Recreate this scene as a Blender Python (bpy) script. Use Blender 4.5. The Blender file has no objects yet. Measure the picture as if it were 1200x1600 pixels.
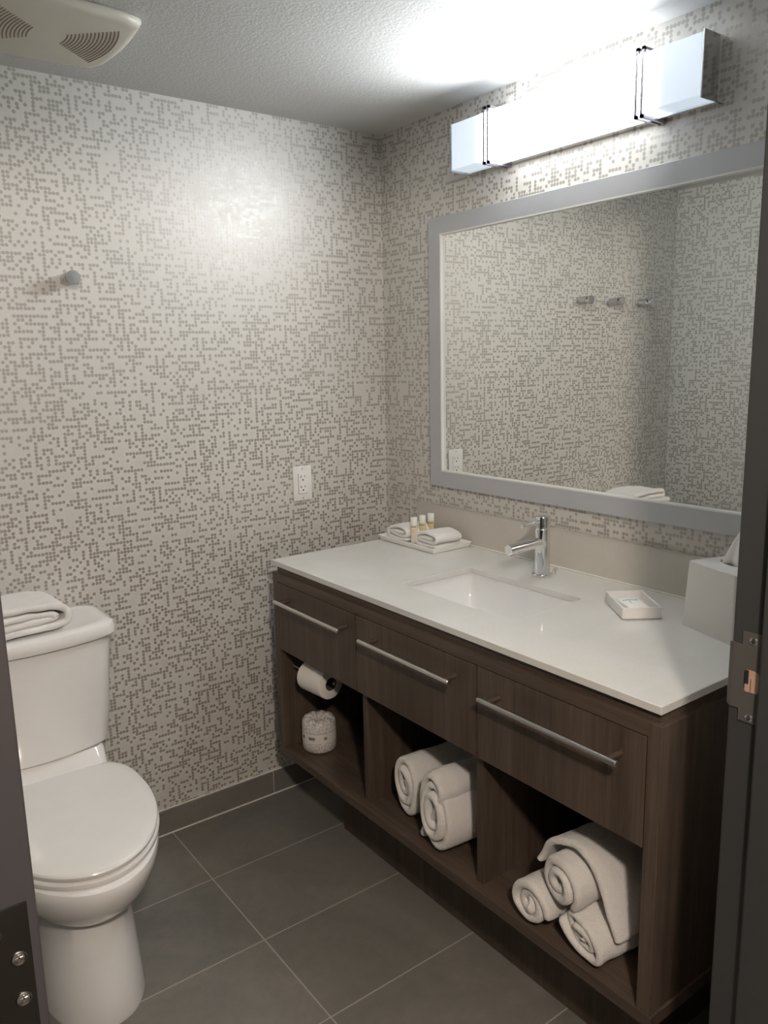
import bpy, bmesh, math, random
from mathutils import Vector, Matrix, noise as mnoise
random.seed(7)
S = bpy.context.scene
COL = S.collection
PI = math.pi

# ------------------------------------------------------------------ camera, world, lights, exposure
def setup_camera():
    yaw, pit, rol = -0.63848, -0.18781, -0.02128
    F = Vector((math.sin(-yaw)*math.cos(pit), math.cos(yaw)*math.cos(pit), math.sin(pit)))
    R = Vector((math.cos(yaw), math.sin(yaw), 0)); U = R.cross(F)
    R2 = R*math.cos(rol)+U*math.sin(rol); U2 = -R*math.sin(rol)+U*math.cos(rol)
    cd = bpy.data.cameras.new('camera'); co = bpy.data.objects.new('camera', cd); COL.objects.link(co)
    cd.sensor_fit = 'HORIZONTAL'; cd.sensor_width = 36; cd.lens = 36*1241.1/1200
    cd.clip_start = 0.02
    m = Matrix(((R2.x, U2.x, -F.x), (R2.y, U2.y, -F.y), (R2.z, U2.z, -F.z))).to_4x4()
    m.translation = Vector((-1.68028, -2.24232, 1.44315)); co.matrix_world = m
    S.camera = co
setup_camera()
W = bpy.data.worlds.new('world'); S.world = W; W.use_nodes = True
W.node_tree.nodes['Background'].inputs[0].default_value = (0.9, 0.8, 0.72, 1)
W.node_tree.nodes['Background'].inputs[1].default_value = 0.06
S.view_settings.view_transform = 'Standard'; S.view_settings.look = 'None'
S.view_settings.gamma = 1; S.view_settings.use_curve_mapping = False
S.view_settings.exposure = 1.42
VANITY_GLOW = 19.0        # luminance of the lit middle of the vanity light
SIDE_GLOW = 0.14          # share of it given off by the narrow top and bottom faces
END_GLOW = 0.25           # luminance of the dim ends of its diffuser
HALL_POWER = 35.0         # warm lamp in the hall
HALL_POS = (-1.66, -2.62, 2.03)

def hall_lamp():
    l = bpy.data.lights.new('hall_light', 'POINT'); l.energy = HALL_POWER; l.color = (1.0, 0.87, 0.76)
    l.shadow_soft_size = 0.06
    o = bpy.data.objects.new('hall_light', l); COL.objects.link(o); o.location = HALL_POS
hall_lamp()

# ------------------------------------------------------------------ node helper
def new_mat(name):
    m = bpy.data.materials.new(name); m.use_nodes = True
    nt = m.node_tree; b = nt.nodes['Principled BSDF']
    return m, nt, b
class N:
    def __init__(s, nt): s.nt = nt
    def _set(s, sock, v):
        if isinstance(v, bpy.types.NodeSocket): s.nt.links.new(v, sock)
        elif v is not None: sock.default_value = v
    def m(s, op, a, b=None, c=None):
        n = s.nt.nodes.new('ShaderNodeMath'); n.operation = op
        for i, v in enumerate((a, b, c)):
            if v is not None: s._set(n.inputs[i], v)
        return n.outputs[0]
    def comb(s, x, y, z=0.0):
        n = s.nt.nodes.new('ShaderNodeCombineXYZ')
        for i, v in enumerate((x, y, z)): s._set(n.inputs[i], v)
        return n.outputs[0]
    def white(s, x, y, z=0.0):
        n = s.nt.nodes.new('ShaderNodeTexWhiteNoise'); n.noise_dimensions = '3D'
        s._set(n.inputs['Vector'], s.comb(x, y, z)); return n
    def pos(s):
        n = s.nt.nodes.new('ShaderNodeNewGeometry'); q = s.nt.nodes.new('ShaderNodeSeparateXYZ')
        s.nt.links.new(n.outputs['Position'], q.inputs[0]); return n.outputs['Position'], q.outputs
    def objc(s):
        n = s.nt.nodes.new('ShaderNodeTexCoord'); return n.outputs['Object']
    def noise(s, vec, scale, detail=3, rough=.5, dist=0):
        n = s.nt.nodes.new('ShaderNodeTexNoise'); s._set(n.inputs['Vector'], vec)
        n.inputs['Scale'].default_value = scale; n.inputs['Detail'].default_value = detail
        n.inputs['Roughness'].default_value = rough; n.inputs['Distortion'].default_value = dist
        return n.outputs['Fac']
    def vmul(s, vec, k):
        n = s.nt.nodes.new('ShaderNodeVectorMath'); n.operation = 'MULTIPLY'; s._set(n.inputs[0], vec); n.inputs[1].default_value = k
        return n.outputs[0]
    def ramp(s, f, stops):
        n = s.nt.nodes.new('ShaderNodeValToRGB'); s._set(n.inputs[0], f)
        e = n.color_ramp.elements
        while len(e) < len(stops): e.new(0.5)
        for k, (p, c) in zip(e, stops): k.position = p; k.color = (*c, 1)
        return n.outputs[0]
    def mix(s, f, a, b):
        n = s.nt.nodes.new('ShaderNodeMix'); n.data_type = 'RGBA'
        s._set(n.inputs[0], f)
        for i, v in ((6, a), (7, b)):
            if isinstance(v, tuple): n.inputs[i].default_value = (*v[:3], 1)
            else: s.nt.links.new(v, n.inputs[i])
        return n.outputs[2]
    def bump(s, h, strength, dist):
        n = s.nt.nodes.new('ShaderNodeBump'); s._set(n.inputs['Height'], h)
        n.inputs['Strength'].default_value = strength; n.inputs['Distance'].default_value = dist
        return n.outputs[0]

def simple(name, col, rough=.5, metal=0., spec=.5, coat=0.):
    m, nt, b = new_mat(name)
    b.inputs['Base Color'].default_value = (*col, 1); b.inputs['Roughness'].default_value = rough
    b.inputs['Metallic'].default_value = metal; b.inputs['Specular IOR Level'].default_value = spec
    b.inputs['Coat Weight'].default_value = coat
    # faint surface variation so that nothing reads as flat plastic
    g = N(nt); c = g.mix(g.noise(g.objc(), 14, 3), tuple(x*.96 for x in col), tuple(min(1, x*1.03) for x in col))
    nt.links.new(c, b.inputs['Base Color'])
    return m

def wallpaper(name, axis):
    m, nt, b = new_mat(name); g = N(nt); _, p = g.pos()
    P = 0.0097
    u = g.m('DIVIDE', g.m('ADD', p[axis], 5.0), P); v = g.m('DIVIDE', p[2], P)
    v = g.m('ADD', v, g.m('MULTIPLY', g.noise(g.comb(g.m('FLOOR', g.m('MULTIPLY', u, .12)), g.m('MULTIPLY', v, .02)), 1.0, 0), 0.0))
    i = g.m('FLOOR', u); j = g.m('FLOOR', v)
    def lt(x, y, z, t): return g.m('LESS_THAN', g.white(x, y, z).outputs[0], t)
    # maze of single-width dot runs: nodes, sideways links and upright links, with the phase shifted from patch to patch
    bi = g.m('FLOOR', g.m('DIVIDE', g.m('ADD', i, g.m('MULTIPLY', g.m('FLOOR', g.m('DIVIDE', j, 5.0)), 3.0)), 9.0)); bj = g.m('FLOOR', g.m('DIVIDE', j, 5.0))
    ip = g.m('ADD', i, lt(bi, bj, 3.5, .5)); jp = g.m('ADD', j, lt(bi, bj, 4.5, .5))
    oi = g.m('FLOORED_MODULO', ip, 2.0); oj = g.m('FLOORED_MODULO', jp, 2.0)
    ei = g.m('SUBTRACT', 1.0, oi); ej = g.m('SUBTRACT', 1.0, oj)
    thr = g.m('ADD', g.m('ADD', g.m('MULTIPLY', g.m('MULTIPLY', oi, oj), .74), g.m('MULTIPLY', g.m('MULTIPLY', ei, oj), .50)),
              g.m('ADD', g.m('MULTIPLY', g.m('MULTIPLY', oi, ej), .40), g.m('MULTIPLY', g.m('MULTIPLY', ei, ej), .14)))
    a = g.m('LESS_THAN', g.white(i, j, 6.5).outputs[0], thr)
    jw = g.white(i, j, 8.5); sp = nt.nodes.new('ShaderNodeSeparateColor'); nt.links.new(jw.outputs['Color'], sp.inputs[0])
    dx = g.m('ADD', g.m('SUBTRACT', g.m('FRACT', u), .5), g.m('MULTIPLY', g.m('SUBTRACT', sp.outputs[0], .5), .10))
    dy = g.m('ADD', g.m('SUBTRACT', g.m('FRACT', v), .5), g.m('MULTIPLY', g.m('SUBTRACT', sp.outputs[1], .5), .10))
    d = g.m('SQRT', g.m('ADD', g.m('MULTIPLY', dx, dx), g.m('MULTIPLY', dy, dy)))
    dot = nt.nodes.new('ShaderNodeMapRange'); dot.inputs['From Min'].default_value = .515; dot.inputs['From Max'].default_value = .43
    g._set(dot.inputs['Value'], d); dotv = g.m('MULTIPLY', dot.outputs[0], a)
    # linen-like vertical threads
    th = g.noise(g.comb(g.m('MULTIPLY', u, 3.0), g.m('MULTIPLY', v, .12)), 1.0, 2)
    base = g.mix(th, (.615, .595, .55), (.665, .645, .605))
    dots = g.mix(th, (.285, .26, .22), (.32, .295, .255))
    nt.links.new(g.mix(dotv, base, dots), b.inputs['Base Color'])
    b.inputs['IOR'].default_value = 1.75
    nt.links.new(g.m('ADD', g.m('MULTIPLY', dotv, -.06), .49), b.inputs['Roughness'])
    nt.links.new(g.m('ADD', g.m('MULTIPLY', dotv, .75), .65), b.inputs['Specular IOR Level'])
    nt.links.new(g.bump(g.m('ADD', g.m('MULTIPLY', th, .3), dotv), .12, .0006), b.inputs['Normal'])
    return m

def mk_ceiling():
    m, nt, b = new_mat('textured_ceiling_paint'); g = N(nt); P, _ = g.pos()
    b.inputs['Base Color'].default_value = (.60, .60, .595, 1); b.inputs['Roughness'].default_value = .75
    h = g.m('ADD', g.noise(P, 170, 3, .55), g.m('MULTIPLY', g.noise(P, 80, 2, .5), .7))
    nt.links.new(g.bump(h, .40, .0035), b.inputs['Normal'])
    return m

def mk_tile(name, floor=True, vshift=0.0):
    m, nt, b = new_mat(name); g = N(nt); P, p = g.pos()
    def near(c, off, per, w):
        q = g.m('DIVIDE', g.m('SUBTRACT', c, off), per); f = g.m('ABSOLUTE', g.m('SUBTRACT', q, g.m('ROUND', q)))
        return g.m('LESS_THAN', g.m('MULTIPLY', f, per), w), g.m('FLOOR', q)
    if floor:
        gx, ix = near(p[0], -.878, .610, .0017); gy, iy = near(p[1], -.303, .3088, .0017); gr = g.m('MAXIMUM', gx, gy)
    else:
        gr, ix = near(p[0], -.515, .610, .0018); iy = g.m('MULTIPLY', ix, 0.0)
    n1 = g.noise(P, 2.6, 6, .62, .9); n2 = g.noise(P, 30, 4, .6)
    var = g.m('MULTIPLY', g.white(ix, iy, 2.2).outputs[0], .10)
    f = g.m('ADD', g.m('ADD', g.m('MULTIPLY', n1, .7), g.m('MULTIPLY', n2, .25)), var)
    c = g.ramp(f, [(.38, (.150, .147, .130)), (.62, (.215, .20, .178)), (.8, (.262, .246, .222))])
    c = g.mix(gr, c, (.42, .39, .35)); nt.links.new(c, b.inputs['Base Color'])
    nt.links.new(g.m('ADD', .42, g.m('MULTIPLY', n1, .16)), b.inputs['Roughness'])
    b.inputs['Specular IOR Level'].default_value = .4
    h = g.m('ADD', g.m('MULTIPLY', gr, -1.0), g.m('MULTIPLY', n2, .15))
    nt.links.new(g.bump(h, .4, .0015), b.inputs['Normal'])
    return m

def mk_wood(name, grain='z', k=1.0):
    m, nt, b = new_mat(name); g = N(nt); P, _ = g.pos()
    s = {'z': (1, 1, .045), 'y': (1, .05, 1), 'x': (.05, 1, 1)}[grain]
    V = g.vmul(P, s)
    n1 = g.noise(V, 55, 5, .6, .3); n2 = g.noise(V, 9, 3, .5, .8); n3 = g.noise(V, 260, 2, .5)
    f = g.m('ADD', g.m('ADD', g.m('MULTIPLY', n1, .45), g.m('MULTIPLY', n2, .35)), g.m('MULTIPLY', n3, .2))
    c = g.ramp(f, [(.30, (.030*k, .0205*k, .015*k)), (.48, (.057*k, .0405*k, .030*k)), (.62, (.083*k, .061*k, .046*k)), (.8, (.112*k, .085*k, .065*k))])
    nt.links.new(c, b.inputs['Base Color']); b.inputs['Roughness'].default_value = .42
    b.inputs['Specular IOR Level'].default_value = .45
    nt.links.new(g.bump(f, .12, .0006), b.inputs['Normal'])
    return m

def mk_quartz(name, a, b_, rough=.12, spec=.5):
    m, nt, b = new_mat(name); g = N(nt); P, _ = g.pos()
    n1 = g.noise(P, 5, 5, .6, 1.2); n2 = g.noise(P, 160, 2)
    f = g.m('ADD', g.m('MULTIPLY', n1, .7), g.m('MULTIPLY', n2, .3))
    nt.links.new(g.ramp(f, [(.35, a), (.65, b_)]), b.inputs['Base Color'])
    b.inputs['Roughness'].default_value = rough; b.inputs['Specular IOR Level'].default_value = spec
    return m

def mk_terry(name, col, disp=.0016):
    m, nt, b = new_mat(name); g = N(nt); V = g.objc()
    n1 = g.noise(V, 330, 3, .7); n2 = g.noise(V, 60, 3, .6)
    nt.links.new(g.mix(n2, tuple(x*.95 for x in col), col), b.inputs['Base Color'])
    b.inputs['Roughness'].default_value = .95; b.inputs['Specular IOR Level'].default_value = .15
    b.inputs['Sheen Weight'].default_value = .35; b.inputs['Sheen Roughness'].default_value = .5
    nt.links.new(g.bump(g.m('ADD', n1, g.m('MULTIPLY', n2, .5)), .8, disp*3.2), b.inputs['Normal'])
    return m

def mk_brushed(name, col, rough, axis):
    m, nt, b = new_mat(name); g = N(nt)
    s = [60, 60, 60]; s[axis] = 1.5
    n = g.noise(g.vmul(g.pos()[0], tuple(s)), 12, 3)
    nt.links.new(g.mix(n, tuple(x*.96 for x in col), col), b.inputs['Base Color'])
    b.inputs['Metallic'].default_value = 1; b.inputs['Roughness'].default_value = rough
    return m

def mk_diffuser():
    # lamp shade: tubes sit in the middle, so the luminance falls off along the shade towards both ends
    m, nt, b = new_mat('lit_acrylic_diffuser'); g = N(nt); _, p = g.pos()
    d = g.m('ABSOLUTE', g.m('SUBTRACT', p[1], -.832))
    r = nt.nodes.new('ShaderNodeMapRange'); r.interpolation_type = 'SMOOTHERSTEP'
    g._set(r.inputs['Value'], d)
    r.inputs['From Min'].default_value = .31; r.inputs['From Max'].default_value = .215
    r.inputs['To Min'].default_value = 0; r.inputs['To Max'].default_value = 1
    ge = nt.nodes.new('ShaderNodeNewGeometry'); sn = nt.nodes.new('ShaderNodeSeparateXYZ'); nt.links.new(ge.outputs['Normal'], sn.inputs[0])
    face = g.m('SUBTRACT', 1.0, g.m('MULTIPLY', g.m('ABSOLUTE', sn.outputs[2]), 1-SIDE_GLOW))
    e = g.m('ADD', g.m('MULTIPLY', g.m('MULTIPLY', g.m('POWER', r.outputs[0], 2.0), VANITY_GLOW), face), END_GLOW)
    c = g.mix(r.outputs[0], (.72, .86, 1.0), (.94, .985, 1.0))
    nt.links.new(c, b.inputs['Emission Color']); nt.links.new(e, b.inputs['Emission Strength'])
    b.inputs['Base Color'].default_value = (.55, .56, .58, 1); b.inputs['Roughness'].default_value = .25
    return m

M = dict(
    paper_x=wallpaper('dotted_wallpaper_back', 0), paper_y=wallpaper('dotted_wallpaper_side', 1),
    ceiling=mk_ceiling(), tile=mk_tile('grey_floor_tile'), btile=mk_tile('grey_baseboard_tile', False),
    wood=mk_wood('walnut_laminate_upright', 'z', 1.4), woodh=mk_wood('walnut_laminate_along', 'y', 1.4),
    quartz=mk_quartz('white_quartz', (.66, .655, .62), (.71, .705, .675), .10),
    splash=mk_quartz('beige_quartz', (.55, .525, .47), (.59, .565, .51), .3),
    ceramic=simple('white_ceramic', (.86, .85, .83), .05, spec=.5, coat=.3),
    basin=simple('basin_ceramic', (.78, .79, .79), .08),
    plastic=simple('white_plastic', (.84, .83, .80), .14),
    tray=simple('white_porcelain', (.87, .86, .83), .22),
    vent=simple('cream_vent_plastic', (.62, .59, .51), .45), slot=simple('vent_slot_dark', (.20, .17, .135), .8),
    chrome=simple('chrome', (.82, .83, .84), .05, 1.), steel=simple('polished_steel', (.72, .72, .73), .18, 1.),
    nickel=mk_brushed('brushed_nickel', (.62, .59, .56), .30, 1), post=simple('dark_handle_post', (.16, .12, .10), .35, .6),
    mirror=simple('mirror_glass', (.86, .88, .86), .0, 1.), frame=simple('satin_grey_mirror_frame', (.50, .515, .535), .42, .25),
    frame_edge=simple('pale_mirror_edge', (.80, .80, .79), .3),
    terry=mk_terry('white_terry', (.84, .81, .765)), cloth=mk_terry('white_cotton', (.90, .885, .86), .001),
    paint=simple('charcoal_frame_paint', (.046, .048, .048), .38, spec=.4), doorp=simple('charcoal_door_paint', (.050, .046, .049), .45),
    hinge=simple('bronze_hinge', (.016, .014, .012), .4, .3), strike=simple('dull_strike_metal', (.125, .12, .112), .42, .35),
    pocket=simple('copper_brown_pocket', (.55, .36, .27), .5, .2), hole=simple('dark_recess', (.01, .01, .01), .8),
    paper=simple('white_paper', (.80, .765, .71), .85), core=simple('paper_core', (.10, .085, .07), .9),
    wrapper=None, ink=simple('dark_ink', (.045, .04, .045), .6), bottle_cream=simple('cream_lotion', (.80, .72, .60), .25),
    bottle_yellow=simple('yellow_gel', (.78, .68, .40), .22), cap=simple('white_cap', (.84, .84, .80), .3),
    band=simple('olive_label_band', (.16, .16, .08), .5), gold=simple('gold_label_band', (.55, .45, .16), .5),
    blue=simple('blue_print', (.18, .50, .68), .5), greyprint=simple('grey_print', (.5, .53, .57), .5),
    tissue=simple('white_tissue', (.86, .85, .82), .9), grout=simple('pale_caulk', (.78, .76, .70), .5),
    hall=simple('hall_wall_paint', (.16, .14, .125), .7), hallc=simple('hall_ceiling_paint', (.65, .62, .58), .8),
    boxwhite=simple('white_lacquer', (.78, .77, .745), .28),
)
M['diff'] = mk_diffuser(); M['endp'] = simple('dark_chrome_end', (.50, .50, .51), .08, 1.); M['hookm'] = simple('satin_chrome_hook', (.56, .56, .57), .22, 1.); M['strap'] = simple('grey_steel_strap', (.42, .40, .47), .3, 1.)
def mk_wrapper():
    m, nt, b = new_mat('printed_roll_wrapper'); g = N(nt); V = g.objc()
    q = nt.nodes.new('ShaderNodeSeparateXYZ'); nt.links.new(V, q.inputs[0])
    vz = nt.nodes.new('ShaderNodeTexVoronoi'); vz.feature = 'DISTANCE_TO_EDGE'; vz.inputs['Scale'].default_value = 90
    nt.links.new(V, vz.inputs['Vector'])
    line = g.m('LESS_THAN', vz.outputs['Distance'], .06)
    band = g.m('MULTIPLY', g.m('GREATER_THAN', q.outputs[2], .034), g.m('LESS_THAN', q.outputs[2], .064))
    edge = g.m('LESS_THAN', g.m('ABSOLUTE', g.m('SUBTRACT', q.outputs[2], .0655)), .0008)
    f = g.m('MAXIMUM', g.m('MULTIPLY', line, g.m('SUBTRACT', 1.0, band)), edge)
    nt.links.new(g.mix(f, (.72, .68, .635), (.40, .38, .37)), b.inputs['Base Color'])
    b.inputs['Roughness'].default_value = .4
    nt.links.new(g.bump(g.noise(V, 60, 3), .5, .003), b.inputs['Normal'])
    return m
M['wrapper'] = mk_wrapper()

# ------------------------------------------------------------------ object helpers
def tag(o, label=None, cat=None, group=None, kind=None):
    for k, v in (('label', label), ('category', cat), ('group', group), ('kind', kind)):
        if v: o[k] = v
    return o
def obj(name, bm, mat, parent=None, smooth=False, loc=None, rot=None):
    me = bpy.data.meshes.new(name); bmesh.ops.recalc_face_normals(bm, faces=bm.faces[:]); bm.to_mesh(me); bm.free()
    if mat is not None:
        for mm in (mat if isinstance(mat, (list, tuple)) else [mat]): me.materials.append(mm)
    if smooth:
        me.polygons.foreach_set('use_smooth', [True]*len(me.polygons))
        if smooth != 'all': me.set_sharp_from_angle(angle=math.radians(smooth if smooth is not True else 38))
    o = bpy.data.objects.new(name, me); COL.objects.link(o)
    if parent is not None: o.parent = parent
    if loc is not None: o.location = loc
    if rot is not None: o.rotation_euler = rot
    return o
def thing(name, label, cat, loc=(0, 0, 0), rz=0, group=None, kind=None):
    o = bpy.data.objects.new(name, None); COL.objects.link(o); o.location = loc; o.rotation_euler = (0, 0, rz)
    o.empty_display_size = .05
    return tag(o, label, cat, group, kind)
def box(bm, x0, x1, y0, y1, z0, z1, bev=0, seg=2, mi=0):
    t = bmesh.new()
    bmesh.ops.create_cube(t, size=1)
    for v in t.verts:
        v.co = Vector(((x0+x1)/2+v.co.x*(x1-x0), (y0+y1)/2+v.co.y*(y1-y0), (z0+z1)/2+v.co.z*(z1-z0)))
    if bev: bmesh.ops.bevel(t, geom=t.edges[:], offset=bev, segments=seg, profile=.5, affect='EDGES')
    for f in t.faces: f.material_index = mi
    merge(bm, t); return bm
def merge(bm, t, M4=None):
    if M4 is not None: t.transform(M4)
    me = bpy.data.meshes.new('tmp'); t.to_mesh(me); t.free(); bm.from_mesh(me); bpy.data.meshes.remove(me)
def B(*a, **k): return box(bmesh.new(), *a, **k)
def loft(bm, rings, cap0=True, cap1=True, closed=True, mi=0):
    vs = [[bm.verts.new(p) for p in r] for r in rings]; n = len(rings[0])
    for a, b in zip(vs[:-1], vs[1:]):
        for i in range(n if closed else n-1):
            j = (i+1) % n
            f = bm.faces.new((a[i], a[j], b[j], b[i])); f.material_index = mi
    if cap0: bm.faces.new(vs[0][::-1]).material_index = mi
    if cap1: bm.faces.new(vs[-1]).material_index = mi
    return bm
def lathe(bm, prof, axis='z', c=(0, 0, 0), n=40, mi=0, cap=True):
    rings = []
    for r, h in prof:
        ring = []
        for i in range(n):
            a = 2*PI*i/n; p = (r*math.cos(a), r*math.sin(a))
            q = {'z': (p[0], p[1], h), 'x': (h, p[0], p[1]), 'y': (p[0], h, p[1])}[axis]
            ring.append(Vector(q)+Vector(c))
        rings.append(ring)
    return loft(bm, rings, cap, cap, mi=mi)
def cyl(bm, p0, p1, r, n=24, r1=None, bev=0):
    p0, p1 = Vector(p0), Vector(p1); d = p1-p0; L = d.length; q = d.to_track_quat('Z', 'Y').to_matrix().to_4x4(); q.translation = p0
    r1 = r if r1 is None else r1; t = bmesh.new()
    pr = [(r-bev, 0), (r, bev), (r1, L-bev), (r1-bev, L)] if bev else [(r, 0), (r1, L)]
    lathe(t, pr, n=n); merge(bm, t, q); return bm
def rounded_outline(hx, hy, r, n=6, cx=0, cy=0):
    pts = []
    for sx, sy, a0 in ((1, 1, 0), (-1, 1, 90), (-1, -1, 180), (1, -1, 270)):
        for k in range(n+1):
            a = math.radians(a0+90*k/n); pts.append((cx+sx*(hx-r)+r*math.cos(a), cy+sy*(hy-r)+r*math.sin(a)))
    return pts
def superegg(cx, yf, yb, cy, hw, z, n=64, ef=1.0, eb=.6):
    pts = []
    for i in range(n):
        a = 2*PI*i/n; c, s = math.cos(a), math.sin(a)
        e = ef if s < 0 else eb
        x = hw*math.copysign(abs(c)**e, c); y = (cy-yf)*s if s < 0 else (yb-cy)*math.copysign(abs(s)**e, s)
        pts.append(Vector((cx+x, cy+y, z)))
    return pts
def catmull(P, n=8):
    P = [Vector(p) for p in P]; out = []
    for i in range(len(P)-1):
        p0 = P[i-1] if i else P[0]*2-P[1]; p1, p2 = P[i], P[i+1]; p3 = P[i+2] if i+2 < len(P) else P[-1]*2-P[-2]
        for k in range(n):
            t = k/n
            out.append(.5*((2*p1)+(-p0+p2)*t+(2*p0-5*p1+4*p2-p3)*t*t+(-p0+3*p1-3*p2+p3)*t**3))
    out.append(P[-1]); return out
def ribbon(path, thick, length, amp=.003, seed=0, nl=20, wob=.004, taper=None, twist=0.0):
    """cloth sheet following a 2D path (u,v), extruded along w (0..length): a rounded thick ribbon"""
    bm = bmesh.new(); rings = []; n = len(path)
    for i, p in enumerate(path):
        a = path[max(0, i-1)]; b = path[min(n-1, i+1)]; t = (b-a).normalized(); nr = Vector((-t.y, t.x))
        th = thick*(.55 if i in (0, n-1) else 1); ring = []
        o0 = wob*mnoise.noise(Vector((i*.07, seed*3.1, 0))); o1 = wob*mnoise.noise(Vector((i*.07, seed*3.1, 9)))
        w0, w1 = o0, length+o1
        prof = []
        for k in range(nl+1):
            prof.append((w0+(w1-w0)*k/nl, 1))
        top = [(w, .5*math.sqrt(max(0.0, 1-(1-min(1, (w-w0)/(thick*.55)))**2)) if w-w0 < thick*.55 else (.5*math.sqrt(max(0.0, 1-(1-min(1, (w1-w)/(thick*.55)))**2)) if w1-w < thick*.55 else .5)) for w, _ in prof]
        ws = [w0, w0+thick*.06, w0+thick*.2, w0+thick*.5]+[w0+(w1-w0)*k/nl for k in range(1, nl)]+[w1-thick*.5, w1-thick*.2, w1-thick*.06, w1]
        ws = [w for w in ws if w0 <= w <= w1]; ws.sort()
        def hh(w):
            e = min(w-w0, w1-w)/(thick*.5)
            return .5*math.sqrt(max(.002, 1-(1-min(1, e))**2))
        for sgn in (1, -1):
            for w in (ws if sgn == 1 else ws[::-1][1:-1]):
                pos = p+nr*(sgn*th*hh(w))
                k3 = Vector((pos.x*14, pos.y*14, w*14+seed*5.7))
                dn = amp*1.1*mnoise.noise(k3*.8)+amp*.6*mnoise.noise(k3*2.3)+amp*.25*mnoise.noise(k3*6.0)
                pos = pos+Vector((amp*1.2*mnoise.noise(k3*.7+Vector((7, 0, 0))), dn))
                ring.append(Vector((pos.x, pos.y, w)))
        rings.append(ring)
    return loft(bm, rings)
def spiral(R, turns, thick, sx=1.0, sz=1.0, a0=0.0, n=26, tail=None, irr=.05, seed=0):
    pts = []; N_ = int(turns*n)
    for i in range(N_+1):
        a = a0+2*PI*i/n; r = max(thick*.35, R-thick/2-(turns-i/n)*thick*1.02)
        r *= 1+irr*mnoise.noise(Vector((math.cos(a)*1.1, math.sin(a)*1.1, seed+i/n*.3)))
        pts.append(Vector((r*math.cos(a)*sx, r*math.sin(a)*sz)))
    if tail: pts += [Vector(t) for t in tail]
    return pts

# ------------------------------------------------------------------ room
RX0, H = -1.71, 2.173
YW = -1.72
def struct(name, bm, mat, label=None): return tag(obj(name, bm, mat), label, None, None, 'structure')
struct('floor', B(-3.2, .7, -4.4, .1, -.08, 0), M['tile'], 'dark grey rectangular floor tiles with pale grout')
struct('ceiling', B(RX0-.1, .1, YW, .1, H, H+.1), M['ceiling'], 'pale textured bathroom ceiling')
struct('wall_back', B(RX0-.1, .1, 0, .1, 0, H), M['paper_x'], 'dotted beige wallpaper wall behind the toilet')
struct('wall_right', B(0, .1, YW, 0, 0, H), M['paper_y'], 'dotted beige wallpaper wall behind the vanity')
struct('wall_left', B(RX0-.1, RX0, YW, 0, 0, H), M['paper_y'], 'dotted beige wallpaper wall seen in the mirror')
bm = B(-3.2, -1.682, YW-.12, YW, 0, 2.45); box(bm, -.675, .7, YW-.12, YW, 0, 2.45); box(bm, -1.682, -.675, YW-.12, YW, 2.06, 2.45)
struct('wall_front', bm, M['paper_x'], 'wall around the bathroom doorway')
bm = B(-3.3, -3.2, -4.4, YW-.12, 0, 2.45); box(bm, .7, .8, -4.4, YW-.12, 0, 2.45)
struct('wall_hall_side', bm, M['hall']); struct('wall_hall_rear', B(-3.3, .8, -4.5, -4.4, 0, 2.45), M['hall'])
struct('ceiling_hall', B(-3.3, .8, -4.5, YW-.12, 2.45, 2.55), M['hallc'])
# tile baseboards
bh, bt = .0794, .01
def baseboard(name, bm, mat, lab):
    return struct(name, bm, mat, lab)
bbk = baseboard('baseboard_back', B(RX0, 0, -bt, 0, .003, bh, bev=.001, seg=1), M['btile'], 'dark grey tile skirting along the back wall')
obj('grout_line', B(RX0+.01, -.01, -bt-.0025, -bt+.001, 0, .0035), M['grout'], bbk)
obj('top_grout', B(RX0, 0, -.0035, 0, bh, bh+.0025), M['grout'], bbk)
baseboard('baseboard_left', B(RX0, RX0+bt, YW, -bt, 0, bh, bev=.001, seg=1), M['btile'], 'dark grey tile skirting by the door')
baseboard('baseboard_right', B(-bt, 0, YW, -bt, 0, bh, bev=.001, seg=1), M['btile'], 'dark grey tile skirting under the vanity')

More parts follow.
